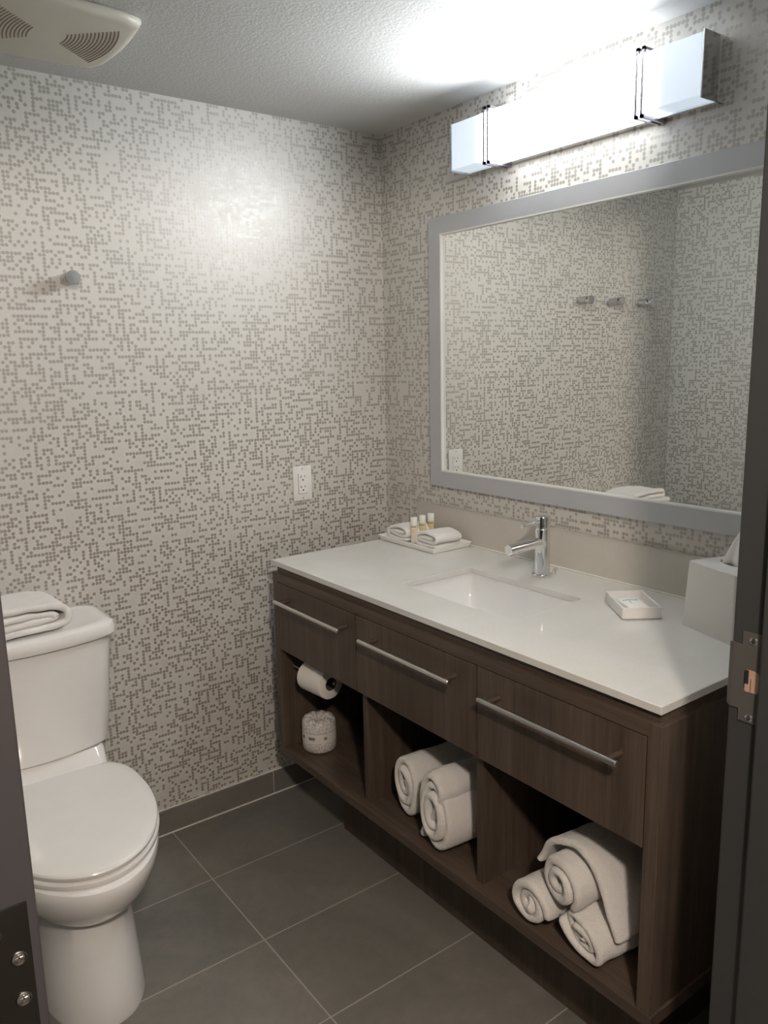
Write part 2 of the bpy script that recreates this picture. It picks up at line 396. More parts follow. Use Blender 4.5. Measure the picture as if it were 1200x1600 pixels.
# door frame (hollow metal) and strike plate
def door_frame():
    t = thing('trim_1', 'dark charcoal metal door frame around the bathroom doorway', None, kind='structure')
    yf, ys, yr = -1.702, -1.750, -1.858
    def jamb(side):   # left one is narrower, it meets the side wall   # profile in x,y ; side=+1 right jamb (opening to -x)
        xo = -.70 if side > 0 else -1.655
        s = side
        FW = .055 if side > 0 else .048
        pr = [(xo+s*FW, yf), (xo+s*.004, yf), (xo+s*.001, yf-.0015), (xo, yf-.004), (xo, ys), (xo-s*.014, ys), (xo-s*.016, ys-.003),
              (xo-s*.016, ys-.055), (xo, ys-.055), (xo, yr+.003), (xo+s*.003, yr), (xo+s*FW, yr), (xo+s*FW, YW-.121), (xo+s*.0255, YW-.121), (xo+s*.0255, YW+.001), (xo+s*FW, YW+.001)]
        b = bmesh.new()
        loft(b, [[Vector((x, y, z)) for x, y in pr] for z in (0, 2.06)])
        return b
    obj('jamb', jamb(1), M['paint'], t); obj('jamb', jamb(-1), M['paint'], t)
    h = B(-1.655, -.70, yr, yf, 2.03, 2.0585, bev=.002); box(h, -1.655, -.70, ys-.055, ys, 2.014, 2.03)
    obj('head', h, M['paint'], t)
    # strike plate with curled lip and latch hole
    x = -.7012; zc = 1.019
    bm = bmesh.new()
    out = [(-1.7495, .956), (-1.7495, 1.082), (-1.7185, 1.082), (-1.7185, 1.0635), (-1.708, 1.0635), (-1.708, .9725), (-1.7185, .9725), (-1.7185, .956)]
    def fill(pts, hole, x):
        vo = [bm.verts.new((x, a, b)) for a, b in pts]; vh = [bm.verts.new((x, a, b)) for a, b in hole]
        es = [bm.edges.new((vo[i], vo[(i+1) % len(vo)])) for i in range(len(vo))]+[bm.edges.new((vh[i], vh[(i+1) % len(vh)])) for i in range(len(vh))]
        bmesh.ops.triangle_fill(bm, use_beauty=True, edges=es)
    hole = [(-1.7335+a, 1.0145+b) for a, b in rounded_outline(.0105, .0165, .007, 5)]
    fill(out, hole, x)
    r = bmesh.ops.extrude_face_region(bm, geom=bm.faces[:])
    bmesh.ops.translate(bm, verts=[v for v in r['geom'] if isinstance(v, bmesh.types.BMVert)], vec=(-.0012, 0, 0))
    # curved lip
    rings = []
    for k in range(8):
        a = k/7; ang = a*1.25
        px, py = x-.0012+(1-math.cos(ang))*.011, -1.708+math.sin(ang)*.011
        rings.append([Vector((px, py, .9725+.006*a**3)), Vector((px, py, 1.0635-.006*a**3)), Vector((px+.0014, py-.0004, 1.0635-.006*a**3)), Vector((px+.0014, py-.0004, .9725+.006*a**3))])
    loft(bm, rings)
    sp = obj('strike_plate', bm, M['strike'], t, smooth=30); sp['label'] = 'dull brown metal strike plate with curled lip'
    for z in (1.071, .963):
        s = bmesh.new(); lathe(s, [(.0055, 0), (.0052, -.0012), (.0035, -.0022), (.0012, -.0026)], 'x', (x-.0008, -1.7335, z), 20)
        box(s, x-.0038, x-.003, -1.7365, -1.7305, z-.0006, z+.0006); box(s, x-.0038, x-.003, -1.7341, -1.7329, z-.003, z+.003)
        obj('screw', s, M['steel'], sp, smooth=40)
    p = B(x-.0004, x-.0002, -1.7435, -1.7245, .999, 1.0305)
    obj('latch_hole', p, M['pocket'], sp)
    p = B(x-.0009, x-.0004, -1.733, -1.7325, 1.0, 1.018); box(p, x-.0009, x-.0004, -1.7295, -1.7245, 1.010, 1.029, bev=.0001)
    obj('latch_slot', p, M['hole'], sp)
    return t
door_frame()

def door():
    t = thing('door_1', 'charcoal bathroom door swung open against the left, hinge edge towards us', None, kind='structure')
    obj('door_panel', B(-1.6295, -1.585, -1.698, -.79, .012, 2.025, bev=.0015), M['doorp'], t)
    h = B(-1.6285, -1.5915, -1.7005, -1.6985, .9685, 1.083, bev=.0009); box(h, -1.640, -1.6265, -1.7005, -1.6985, .9685, 1.083)
    cyl(h, (-1.642, -1.7015, .9685), (-1.642, -1.7015, 1.083), .0065)
    hg = obj('hinge', h, M['hinge'], t, smooth=40); hg['label'] = 'dark bronze hinge leaf with bright screws'
    for i, z in enumerate((1.066, 1.043, 1.011, .985)):
        xs = -1.6145 if i in (0, 3) else -1.6003
        s = bmesh.new(); lathe(s, [(.0053, 0), (.0053, -.0006), (.0047, -.0010), (.0037, -.0005), (.0006, -.0003)], 'y', (xs, -1.7004, z), 24)
        box(s, xs-.0026, xs+.0026, -1.7010, -1.7006, z-.0005, z+.0005); box(s, xs-.0005, xs+.0005, -1.7010, -1.7006, z-.0026, z+.0026)
        obj('screw', s, M['hookm'], hg, smooth=50)
door()

# ------------------------------------------------------------------ vanity cabinet
XF, YL, YR = -.583, -.199, -1.528
def vanity():
    t = thing('vanity_cabinet', 'dark walnut vanity cabinet with three drawers over open cubbies', 'cabinet', (-.29, -.863, 0))
    t.location = (0, 0, 0)
    w, wh = M['wood'], M['woodh']; e = .001
    obj('side_panel', B(XF, -.002, YL-.026, YL, .278, .835, bev=.0012), w, t)
    obj('side_panel', B(XF, -.002, YR, YR+.028, .278, .835, bev=.0012), w, t)
    obj('top_rail', B(XF, -.565, YR+.028, YL-.026, .8085, .835, bev=.0008), wh, t)
    rv = B(-.572, -.552, YR+.012, YL-.012, .835, .8545); box(rv, -.552, -.01, YR+.012, YR+.03, .835, .8545); box(rv, -.552, -.01, YL-.03, YL-.012, .835, .8545)
    obj('reveal_strip', rv, wh, t)
    obj('bottom_shelf', B(XF, -.002, YR-.004, YL+.004, .252, .278, bev=.0012), wh, t)
    obj('divider', B(-.560, -.02, -.641, -.621, .278, .60, bev=.0008), w, t)
    obj('divider', B(-.560, -.02, -1.078, -1.058, .278, .60, bev=.0008), w, t)
    obj('back_panel', B(-.02, -.003, YR+.028, YL-.026, .278, .835), w, t)
    obj('plinth', B(-.443, -.03, -1.42, -.33, 0, .252, bev=.001), w, t)
    for y0, y1, h0, h1, hz in ((-.6265, -.2255, -.608, -.270, .764), (-1.0775, -.6295, -1.033, -.695, .7625), (-1.4975, -1.0805, -1.467, -1.123, .756)):
        d = obj('drawer', box(B(XF+.001, XF+.02, y0, y1, .5975, .8065, bev=.0008), XF+.02, (-.50 if -.7 < y1 < -.6 else -.05), y0+.012, y1-.012, .61, .79), w, t)
        h = bmesh.new(); cyl(h, (XF-.037, h0, hz), (XF-.037, h1, hz), .006, bev=.0008)
        hd = obj('handle', h, M['nickel'], d, smooth=40)
        for yy in (h0+.022, h1-.022):
            p = bmesh.new(); cyl(p, (XF+.0015, yy, hz), (XF-.032, yy, hz), .0062)
            obj('handle_post', p, M['post'], hd, smooth=40)
    return t
vanity()

# countertop with sink cut-out
def countertop():
    x0, x1, y0, y1, z0, z1 = -.583, -.0005, -1.5245, -.1955, .8548, .870
    hx0, hx1, hy0, hy1 = -.452, -.203, -1.046, -.652
    bm = bmesh.new()
    hole = rounded_outline((hx1-hx0)/2, (hy1-hy0)/2, .012, 5, (hx0+hx1)/2, (hy0+hy1)/2)
    rings = {}
    for z in (z1, z0):
        vo = [bm.verts.new((x, y, z)) for x, y in ((x0, y0), (x1, y0), (x1, y1), (x0, y1))]
        vh = [bm.verts.new((x, y, z)) for x, y in hole]
        es = [bm.edges.new((vo[i], vo[(i+1) % 4])) for i in range(4)]+[bm.edges.new((vh[i], vh[(i+1) % len(vh)])) for i in range(len(vh))]
        bmesh.ops.triangle_fill(bm, use_beauty=True, edges=es); rings[z] = (vo, vh)
    for k in (0, 1):
        a, b = rings[z1][k], rings[z0][k]; n = len(a)
        for i in range(n): bm.faces.new((a[i], a[(i+1) % n], b[(i+1) % n], b[i]))
    o = obj('countertop', bm, M['quartz'])
    bv = o.modifiers.new('edge', 'BEVEL'); bv.width = .0012; bv.segments = 2; bv.limit_method = 'ANGLE'; bv.angle_limit = math.radians(60)
    tag(o, 'white quartz countertop on the walnut vanity, with a rectangular sink cut-out', 'countertop')
countertop()
def sink():
    t = thing('sink', 'white rectangular undermount sink set in the vanity countertop', 'sink', (-.3275, -.849, 0)); t.location.z = .72
    cx, cy = 0, 0
    def ring(hx, hy, r, z): return [Vector((a, b, z-.72)) for a, b in rounded_outline(hx, hy, r, 6)]
    bm = bmesh.new()
    loft(bm, [ring(.160, .232, .03, .8545), ring(.160, .232, .03, .846), ring(.134, .206, .03, .842), ring(.12, .185, .04, .75), ring(.09, .15, .04, .705), ring(.03, .03, .028, .70),
              ring(.024, .024, .022, .706), ring(.075, .135, .035, .716), ring(.105, .172, .035, .735), ring(.1215, .192, .022, .80), ring(.1265, .200, .015, .846), ring(.128, .201, .014, .8545)], False, False)
    vs = bm.verts[:]; bm.verts.ensure_lookup_table(); n = 28
    for i in range(n): bm.faces.new((bm.verts[i], bm.verts[(i+1) % n], bm.verts[11*n+(i+1) % n], bm.verts[11*n+i]))
    obj('basin', bm, M['basin'], t, smooth=50)
    d = bmesh.new(); lathe(d, [(.021, -.02), (.021, -.012), (.012, -.0105), (.012, -.008), (.002, -.007)], 'z', (0, 0, 0), 28)
    obj('drain', d, M['chrome'], t, smooth=40)
sink()
def backsplash():
    o = obj('backsplash', B(-.020, -.0005, -1.53, -.1895, .8705, .974, bev=.001), M['splash'])
    tag(o, 'low beige stone backsplash along the wall behind the faucet', 'backsplash')
    obj('caulk', B(-.0235, -.0195, -1.5245, -.196, .8702, .8735, bev=.0008, seg=1), M['grout'], o)
    obj('top_bead', B(-.0215, -.0005, -1.53, -.1895, .974, .9765, bev=.0008), M['splash'], o)
backsplash()

def faucet():
    t = thing('faucet', 'chrome single-lever faucet behind the sink', 'faucet', (-.121, -.844, .8705))
    b = bmesh.new(); lathe(b, [(.026, 0), (.027, .001), (.027, .006), (.0255, .0075), (.021, .0078), (.0208, .011), (.0202, .05), (.0195, .1285), (.0185, .1295)], n=48)
    obj('body', b, M['chrome'], t, smooth=40)
    s = bmesh.new(); cyl(s, (-.012, 0, .094), (-.128, 0, .0905), .0140, 32, bev=.001)
    cyl(s, (-.116, 0, .085), (-.117, 0, .0755), .0095, 24)
    obj('spout', s, M['chrome'], t, smooth=40)
    c = bmesh.new(); lathe(c, [(.0185, .1295), (.018, .1305), (.018, .132), (.0198, .133), (.0199, .160), (.0188, .1625), (.002, .163)], n=48)
    cp = obj('cap', c, M['chrome'], t, smooth=40)
    l = bmesh.new(); cyl(l, (-.016, 0, .152), (-.034, 0, .150), .0075, 20, .0065); cyl(l, (-.034, 0, .150), (-.080, 0, .1455), .0058, 20, .0045, bev=.0008)
    obj('lever', l, M['chrome'], cp, smooth=40)
    r = bmesh.new(); cyl(r, (.036, -.016, 0), (.036, -.016, .012), .0022, 12); lathe(r, [(.002, .012), (.0055, .014), (.0055, .018), (.002, .020)], c=(.036, -.016, 0), n=16)
    obj('pop_up_rod', r, M['chrome'], t, smooth=40)
faucet()

# ------------------------------------------------------------------ mirror
def mirror():
    t = thing('wall_mirror', 'large rectangular wall mirror in a satin grey frame above the vanity', 'mirror', (0, -.863, 1.042))
    y0, y1, z0, z1 = -.595, .595, 0, .827; w = .0535
    bm = bmesh.new()
    def ring(y0, y1, z0, z1, x): return [Vector((x, y0, z0)), Vector((x, y1, z0)), Vector((x, y1, z1)), Vector((x, y0, z1))]
    R = [ring(y0, y1, z0, z1, -.001), ring(y0, y1, z0, z1, -.0215), ring(y0+.0015, y1-.0015, z0+.0015, z1-.0015, -.023), ring(y0+w, y1-w, z0+w-.004, z1-w+.004, -.023), ring(y0+w, y1-w, z0+w-.004, z1-w+.004, -.001)]
    loft(bm, R+[R[0]], False, False)
    obj('frame', bm, M['frame'], t)
    w2 = w; b2 = bmesh.new(); d = .004
    R = [ring(y0+w, y1-w, z0+w-d, z1-w+d, -.0225), ring(y0+w, y1-w, z0+w-d, z1-w+d, -.008), ring(y0+w+.005, y1-w-.005, z0+w-d+.005, z1-w+d-.005, -.014), ring(y0+w+.004, y1-w-.004, z0+w-d+.004, z1-w+d-.004, -.0225)]
    loft(b2, R+[R[0]], False, False)
    obj('inner_lip', b2, M['frame_edge'], t)
    obj('glass', B(-.0135, -.0085, y0+w, y1-w, z0+w-d, z1-w+d), M['mirror'], t)
mirror()

# ------------------------------------------------------------------ vanity light
def vanity_light():
    t = thing('vanity_light', 'long rectangular lit wall light with chrome ends above the mirror', 'wall light', (0, -.832, 0)); t.location.z = 2.03
    z = lambda a: a-2.03
    ya, yb = -.389, .389
    bp = B(-.026, -.0005, ya-.002, yb+.002, z(1.9655), z(2.096), bev=.0008)
    obj('back_plate', bp, M['chrome'], t)
    d = B(-.082, -.0262, ya+.0025, yb-.0025, z(1.970), z(2.0925), bev=.0025)
    obj('diffuser', d, M['diff'], t)
    for y in (ya, yb):
        obj('end_plate', B(-.083, -.0005, y-.0018, y+.0018, z(1.9655), z(2.096), bev=.0005), M['endp'], t)
    for y in (-.2485, -.2335, .2335, .2485):
        s = bmesh.new(); zt, zb = z(2.100), z(1.962); r = .0033
        pts = [(-.004, y, zt), (-.087, y, zt), (-.087, y, zb), (-.004, y, zb)]
        for a, b in zip(pts[:-1], pts[1:]): box(s, min(a[0], b[0])-r, max(a[0], b[0])+r, y-r, y+r, min(a[2], b[2])-r, max(a[2], b[2])+r)
        obj('strap', s, M['strap'], t)
vanity_light()

# ------------------------------------------------------------------ ceiling vent
def vent():
    t = thing('ceiling_vent', 'cream plastic exhaust fan cover on the ceiling', 'vent', (-1.127, -.312, H))
    def outline(h, bul, z, n=14, r=.0):
        pts = []
        cs = [(h, -h), (h, h), (-h, h), (-h, -h)]
        for k in range(4):
            a, b = Vector(cs[k]), Vector(cs[(k+1) % 4]); nn = Vector(((b-a).y, -(b-a).x)).normalized()
            for i in range(n):
                u = i/n; uu = .035+u*.93
                p = a.lerp(b, uu)+nn*bul*math.sin(PI*uu)
                pts.append(Vector((p.x, p.y, z)))
        return pts
    bm = bmesh.new()
    loft(bm, [outline(.150, .010, -.0002), outline(.155, .012, -.006), outline(.155, .012, -.014), outline(.1525, .0118, -.0195), outline(.147, .011, -.0230), outline(.139, .010, -.0245)])
    obj('cover', bm, M['vent'], t, smooth=60)
    for s in (1, -1):
        g = bmesh.new()
        for k in range(14):
            f = k/13; x = .037+f*.090; half = .030+f*.078; bulge = .004+f*.014
            rings = []
            for i in range(13):
                v = -1+2*i/12; yy = v*half; xx = x+bulge*(1-v*v)-bulge*.4
                zz = -.0245
                w = .0016
                rings.append([Vector((s*(xx-w), yy, zz-.0006)), Vector((s*(xx+w), yy, zz-.0006)), Vector((s*(xx+w), yy, zz+.006)), Vector((s*(xx-w), yy, zz+.006))])
            loft(g, rings)
        obj('grille', g, M['slot'], t)
vent()

# ------------------------------------------------------------------ hooks
def hook():
    t = thing('robe_hook', '', 'hook', (-1.045, 0, 1.672))
    b = bmesh.new(); lathe(b, [(.0165, -.0005), (.0165, -.046), (.0158, -.047)], 'y', n=36)
    lathe(b, [(.0125, -.0465), (.0125, -.060)], 'y', (0, 0, -.0038), n=28)
    obj('stem', b, M['hookm'], t, smooth=40)
    c = bmesh.new(); lathe(c, [(.017, -.0585), (.0178, -.0593), (.0178, -.065), (.017, -.0662), (.002, -.0665)], 'y', n=36)
    obj('end_disc', c, M['hookm'], t, smooth=40)
    return t
def dup(root, loc, label, group=None):
    r = root.copy(); COL.objects.link(r); r.location = loc; r['label'] = label
    if group: r['group'] = group
    for ch in list(root.children):
        c = ch.copy(); COL.objects.link(c); c.parent = r
        for gch in ch.children:
            d = gch.copy(); COL.objects.link(d); d.parent = c
    return r
hk = hook(); tag(hk, 'polished round robe hook on the back wall, nearest the vanity', None, 'robe hooks on the back wall')
dup(hk, (-1.25, 0, 1.672), 'polished round robe hook on the back wall, middle of the three in the mirror', 'robe hooks on the back wall')
dup(hk, (-1.455, 0, 1.672), 'polished round robe hook nearest the left wall, rightmost in the mirror', 'robe hooks on the back wall')

# ------------------------------------------------------------------ outlet
def outlet():
    t = thing('wall_outlet', 'white duplex wall outlet on the dotted back wall', 'outlet', (-.351, 0, 1.053))
    obj('cover_plate', B(-.0355, .0355, -.0065, -.0003, -.058, .058, bev=.004, seg=3), M['plastic'], t, smooth=50)
    r = obj('receptacle', B(-.0165, .0165, -.0085, -.006, -.0335, .0335, bev=.0006), M['tray'], t)
    sl = bmesh.new()
    for zc in (.017, -.017):
        box(sl, -.0078, -.0062, -.0088, -.0084, zc+.002, zc+.010); box(sl, -.0115, -.0078, -.0088, -.0084, zc+.0053, zc+.0068)
        box(sl, .0062, .0078, -.0088, -.0084, zc+.003, zc+.010); cyl(sl, (.0, -.0084, zc-.005), (.0, -.0088, zc-.005), .0026, 14)
    obj('slots', sl, M['hole'], r)
    g = B(-.0176, -.0166, -.0068, -.0064, -.0345, .0335); box(g, -.0176, .0172, -.0068, -.0064, -.0346, -.0336)
    obj('gap_line', g, M['slot'], t)
    for z in (.049, -.049):
        s = bmesh.new(); lathe(s, [(.0028, -.0064), (.0026, -.0074), (.001, -.0076)], 'y', (0, 0, z), 16); obj('screw', s, M['greyprint'], t, smooth=40)
outlet()

# ------------------------------------------------------------------ toilet
def toilet():
    CX = -1.268
    t = thing('toilet', 'white two-piece toilet with closed lid against the back wall', 'toilet', (CX, 0, 0))
    def sec(z, hw, yf, yb, cy=-.40, ef=1.0, eb=.6): return superegg(0, yf, yb, cy, hw, z, 72, ef, eb)
    b = bmesh.new()
    loft(b, [sec(0, .112, -.645, -.09, -.47, .95, .5), sec(.012, .113, -.648, -.09, -.47, .95, .5), sec(.08, .109, -.635, -.09, -.46), sec(.16, .106, -.618, -.09, -.45), sec(.235, .106, -.604, -.09, -.44),
             sec(.2405, .108, -.608, -.09, -.44), sec(.246, .114, -.618, -.09, -.44), sec(.262, .130, -.643, -.10, -.43), sec(.29, .153, -.676, -.12, -.42), sec(.32, .170, -.700, -.14, -.41), sec(.35, .180, -.715, -.17),
             sec(.372, .184, -.720, -.19), sec(.382, .182, -.717, -.20), sec(.386, .176, -.708, -.21)])
    bm2 = bmesh.new()
    def rr(hx, y0, y1, z, r=.03): return [Vector((a, c_, z)) for a, c_ in rounded_outline(hx, (y1-y0)/2, r, 5, 0, (y0+y1)/2)]
    loft(bm2, [rr(.10, -.30, -.03, .20), rr(.120, -.31, -.03, .30), rr(.140, -.30, -.025, .36), rr(.150, -.26, -.025, .41), rr(.153, -.225, -.025, .450), rr(.147, -.218, -.03, .458)])
    merge(b, bm2)
    obj('bowl', b, M['ceramic'], t, smooth=35)
    s = bmesh.new()
    loft(s, [sec(.3875, .186, -.697, -.215), sec(.3895, .1905, -.7015, -.212), sec(.399, .192, -.7035, -.211), sec(.403, .190, -.701, -.213), sec(.4045, .184, -.694, -.218)])
    st = obj('seat', s, M['plastic'], t, smooth=35)
    l = bmesh.new()
    loft(l, [sec(.4065, .184, -.695, -.217), sec(.408, .1885, -.6995, -.214), sec(.416, .190, -.702, -.213), sec(.4205, .188, -.699, -.215), sec(.4235, .182, -.692, -.22), sec(.4250, .165, -.67, -.235), sec(.4275, .12, -.60, -.27), sec(.4290, .05, -.48, -.34)])
    obj('lid', l, M['plastic'], t, smooth=35)
    # tank
    def tk(hx, yf, yb, z, bow=.03, r=.03):
        pts = []
        for a, c_ in rounded_outline(hx, (yb-yf)/2, r, 7, 0, (yf+yb)/2):
            k = 1-(a/hx)**2
            pts.append((a, c_, k))
        out = []
        for a, c_, k in pts:
            if c_ < (yf+yb)/2: c_ = c_-bow*max(0, k)
            out.append(Vector((a, c_, z)))
        return out
    def dens(f, n=14):   # densify the long front edge so the bow is smooth
        out = []
        for i in range(len(f)):
            p, q = f[i], f[(i+1) % len(f)]; out.append(p)
            if (q-p).length > .08:
                for k in range(1, n): out.append(p.lerp(q, k/n))
        return out
    def tank_ring(hx, yf, yb, z, bow=.035, r=.03):
        base = dens([Vector((a, c_, z)) for a, c_ in rounded_outline(hx, (yb-yf)/2, r, 7, 0, (yf+yb)/2)])
        for p in base:
            if p.y < (yf+yb)/2: p.y -= bow*max(0, 1-(p.x/hx)**2)
        return base
    k = bmesh.new()
    loft(k, [tank_ring(.164, -.190, -.03, .459, .036), tank_ring(.172, -.198, -.028, .464, .037), tank_ring(.176, -.200, -.028, .48, .037), tank_ring(.188, -.206, -.026, .62, .037), tank_ring(.198, -.210, -.024, .752, .037)])
    tk_ = obj('tank', k, M['ceramic'], t, smooth=35)
    d = bmesh.new()
    loft(d, [tank_ring(.199, -.212, -.022, .7535, .037), tank_ring(.207, -.220, -.019, .757, .038), tank_ring(.210, -.223, -.018, .762, .038), tank_ring(.210, -.223, -.018, .780, .038), tank_ring(.207, -.219, -.02, .788, .038), tank_ring(.199, -.211, -.024, .7925, .037), tank_ring(.185, -.199, -.035, .794, .035), tank_ring(.178, -.194, -.04, .7932, .035)])
    obj('tank_lid', d, M['ceramic'], t, smooth=35)
    h = bmesh.new(); cyl(h, (-.14, -.222, .70), (-.14, -.238, .70), .011, 20, bev=.002); box(h, -.148, -.075, -.247, -.237, .693, .707, bev=.003)
    obj('flush_handle', h, M['chrome'], tk_, smooth=40)
toilet()

# ------------------------------------------------------------------ towels
def place_ribbon(name, bm, mat, origin, u, v, w, label, cat, group=None, parent=None, sub=1):
    o = obj(name, bm, mat, parent, smooth='all')
    u, v, w = Vector(u).normalized(), Vector(v).normalized(), Vector(w).normalized()
    m = Matrix(((u.x, v.x, w.x), (u.y, v.y, w.y), (u.z, v.z, w.z))).to_4x4(); m.translation = Vector(origin)
    o.matrix_world = m
    if sub:
        s = o.modifiers.new('soft', 'SUBSURF'); s.levels = sub; s.render_levels = sub
    if label: tag(o, label, cat, group)
    return o
def oval(pts, ang):
    c, s = math.cos(ang), math.sin(ang)
    return [Vector((p.x*c-p.y*s, p.x*s+p.y*c)) for p in pts]
T = M['terry']
# u = -y (to the right in view), v = z, w = +x (into the cubby)
def roll(name, y, z, x, L, R, turns, th, sx, sz, ang, a0, seed, label, group, tail=None, dirw=(1, 0, 0), amp=.0065, flap=None):
    p = spiral(R, turns, th, sx, sz, a0, 24, None, .10, seed); p = oval(p, ang)
    if tail: p += [Vector(q) for q in catmull([tuple(p[-1][:])+(0,)]+[tuple(q)+(0,) for q in tail], 6)[1:]]
    p = [Vector((q[0], q[1])) for q in p]
    w = Vector(dirw).normalized(); v = Vector((0, 0, 1)); v = (v-w*v.dot(w)).normalized(); u = v.cross(w)
    bm = ribbon(p, th*1.04, L, amp, seed, 26, .018)
    if flap:       # outer end of the same towel, draped loosely over the pile a little behind the rolled end
        fp = [Vector((q.x, q.y)) for q in catmull([(a_, b_, 0) for a_, b_ in flap[0]], 8)]
        f = ribbon(fp, flap[1], flap[3], amp*.8, seed+3, 22, .02); f.transform(Matrix.Translation((0, 0, flap[2]))); merge(bm, f)
    return place_ribbon(name, bm, T, (x, y, z), u, v, w, label, 'towel', group)
roll('rolled_towel', -.758, .3755, -.535, .42, .078, 2.7, .0205, .80, 1.22, -.20, 2.2, 1, 'white towel rolled tall in the middle cubby, left one of the pair', 'rolled towels in the middle cubby', dirw=(1, -.10, 0))
roll('rolled_towel', -.925, .383, -.575, .44, .086, 3.2, .0185, .70, 1.27, -.24, 1.5, 4, 'white towel rolled loosely in the middle cubby, against the right divider', 'rolled towels in the middle cubby', dirw=(1, -.10, 0), tail=[(.050, -.078), (.062, -.090)], amp=.008)
roll('rolled_hand_towel', -1.232, .3315, -.580, .28, .0525, 2.5, .0175, 1.05, .98, 0, 0.3, 7, 'small white towel roll at the lower left of the right cubby pile', 'rolled towels in the right cubby', dirw=(1, -.08, 0))
roll('rolled_hand_towel', -1.364, .3345, -.574, .28, .0545, 2.6, .0165, 1.32, .84, .55, 2.2, 12, 'flattened white towel roll at the lower right of the right cubby pile', 'rolled towels in the right cubby', dirw=(1, -.08, 0))
roll('rolled_hand_towel', -1.303, .4115, -.570, .28, .061, 2.5, .0190, 1.05, .96, 0, 1.0, 16, 'white towel roll draped over the top of the right cubby pile', 'rolled towels in the right cubby', dirw=(1, -.08, 0),
     flap=([(.092, -.012), (.078, .012), (.050, .054), (.0, .074), (-.045, .064), (-.082, .018), (-.108, -.030), (-.126, -.070)], .015, .030, .22))

# folded towel on the toilet tank: layers seen from the front, folds at the right
def folded_towel():
    P = catmull([(-.155, .012, 0), (.0, .010, 0), (.065, .012, 0), (.084, .030, 0), (.080, .054, 0), (.050, .070, 0), (-.02, .076, 0), (-.09, .074, 0), (-.108, .062, 0),
                 (-.098, .050, 0), (-.06, .052, 0), (.0, .050, 0), (.045, .044, 0), (.052, .037, 0), (.03, .032, 0), (-.03, .030, 0), (-.10, .030, 0), (-.15, .031, 0)], 8)
    P = [Vector((p.x, p.y*.86)) for p in P]
    bm = ribbon(P, .0185, .165, .006, 31, 22, .010)
    place_ribbon('folded_towel', bm, M['cloth'], (-1.255, -.222, .7970), (1, .12, 0), (0, 0, 1), (-.12, 1, 0), 'thick folded white towel on the toilet tank lid', 'towel')
folded_towel()

# ------------------------------------------------------------------ amenity tray
def tray():
    t = thing('amenity_tray', 'white rectangular ceramic tray in the back corner of the countertop', 'tray', (-.108, -.333, .8703))
    def r(hx, hy, z, rr=.004): return [Vector((a, b, z)) for a, b in rounded_outline(hx, hy, rr, 3)]
    bm = bmesh.new()
    loft(bm, [r(.066, .127, 0), r(.0725, .1335, .0008), r(.079, .140, .0165), r(.078, .139, .0175), r(.0755, .1365, .017), r(.065, .126, .0048), r(.05, .11, .0042)])
    obj('dish', bm, M['tray'], t, smooth=40)
tray()
def washcloth(origin, dirw, label, seed, L=.105):
    P = catmull([(-.048, .003, 0), (0, .002, 0), (.040, .003, 0), (.051, .016, 0), (.040, .032, 0), (.0, .041, 0), (-.038, .036, 0), (-.048, .024, 0), (-.035, .014, 0), (0, .014, 0), (.030, .017, 0), (.034, .022, 0), (.01, .026, 0), (-.028, .024, 0)], 7)
    P = [Vector((p.x, p.y)) for p in P]
    bm = ribbon(P, .0105, L, .002, seed, 12, .004); w = Vector(dirw).normalized(); v = Vector((0, 0, 1)); u = v.cross(w)
    place_ribbon('folded_washcloth', bm, M['cloth'], origin, u, v, w, label, 'washcloth', 'folded washcloths on the tray')
washcloth((-.160, -.262, .8795), (1, .0, 0), 'folded white washcloth at the far end of the tray, nearest the corner', 41)
washcloth((-.158, -.402, .8795), (1, .0, 0), 'folded white washcloth at the near end of the tray, in front of the bottles', 43)
def bottle(loc, body, label, rz=0):
    t = thing('toiletry_bottle', label, 'bottle', loc, rz, 'toiletry bottles on the tray')
    b = bmesh.new(); lathe(b, [(.0095, 0), (.0108, .002), (.0108, .056), (.0085, .0585)], n=32); obj('body', b, body, t, smooth=40)
    c = bmesh.new(); lathe(c, [(.0110, .0575), (.0110, .080), (.0102, .0815), (.002, .082)], n=32); obj('cap', c, M['cap'], t, smooth=40)
    for z0, z1, mt, w in ((.0505, .0532, M['band'], 1.1), (.0405, .0425, M['gold'], .8), (.0345, .0362, M['gold'], .5)):
        l = bmesh.new(); rings = []
        for i in range(15):
            a = math.radians(215)+(i/14-.5)*w*1.5
            rings.append([Vector((math.cos(a)*.0109, math.sin(a)*.0109, z0)), Vector((math.cos(a)*.0109, math.sin(a)*.0109, z1)), Vector((math.cos(a)*.0112, math.sin(a)*.0112, z1)), Vector((math.cos(a)*.0112, math.sin(a)*.0112, z0))])
        loft(l, rings); obj('label_stripe', l, mt, t)
bottle((-.138, -.322, .8752), M['bottle_cream'], 'small cream toiletry bottle with white cap, front one between the washcloths')
bottle((-.098, -.316, .8752), M['bottle_yellow'], 'small yellow toiletry bottle with white cap, between the other two bottles')
bottle((-.058, -.309, .8752), M['bottle_yellow'], 'small yellow toiletry bottle with white cap, rear one nearest the backsplash')

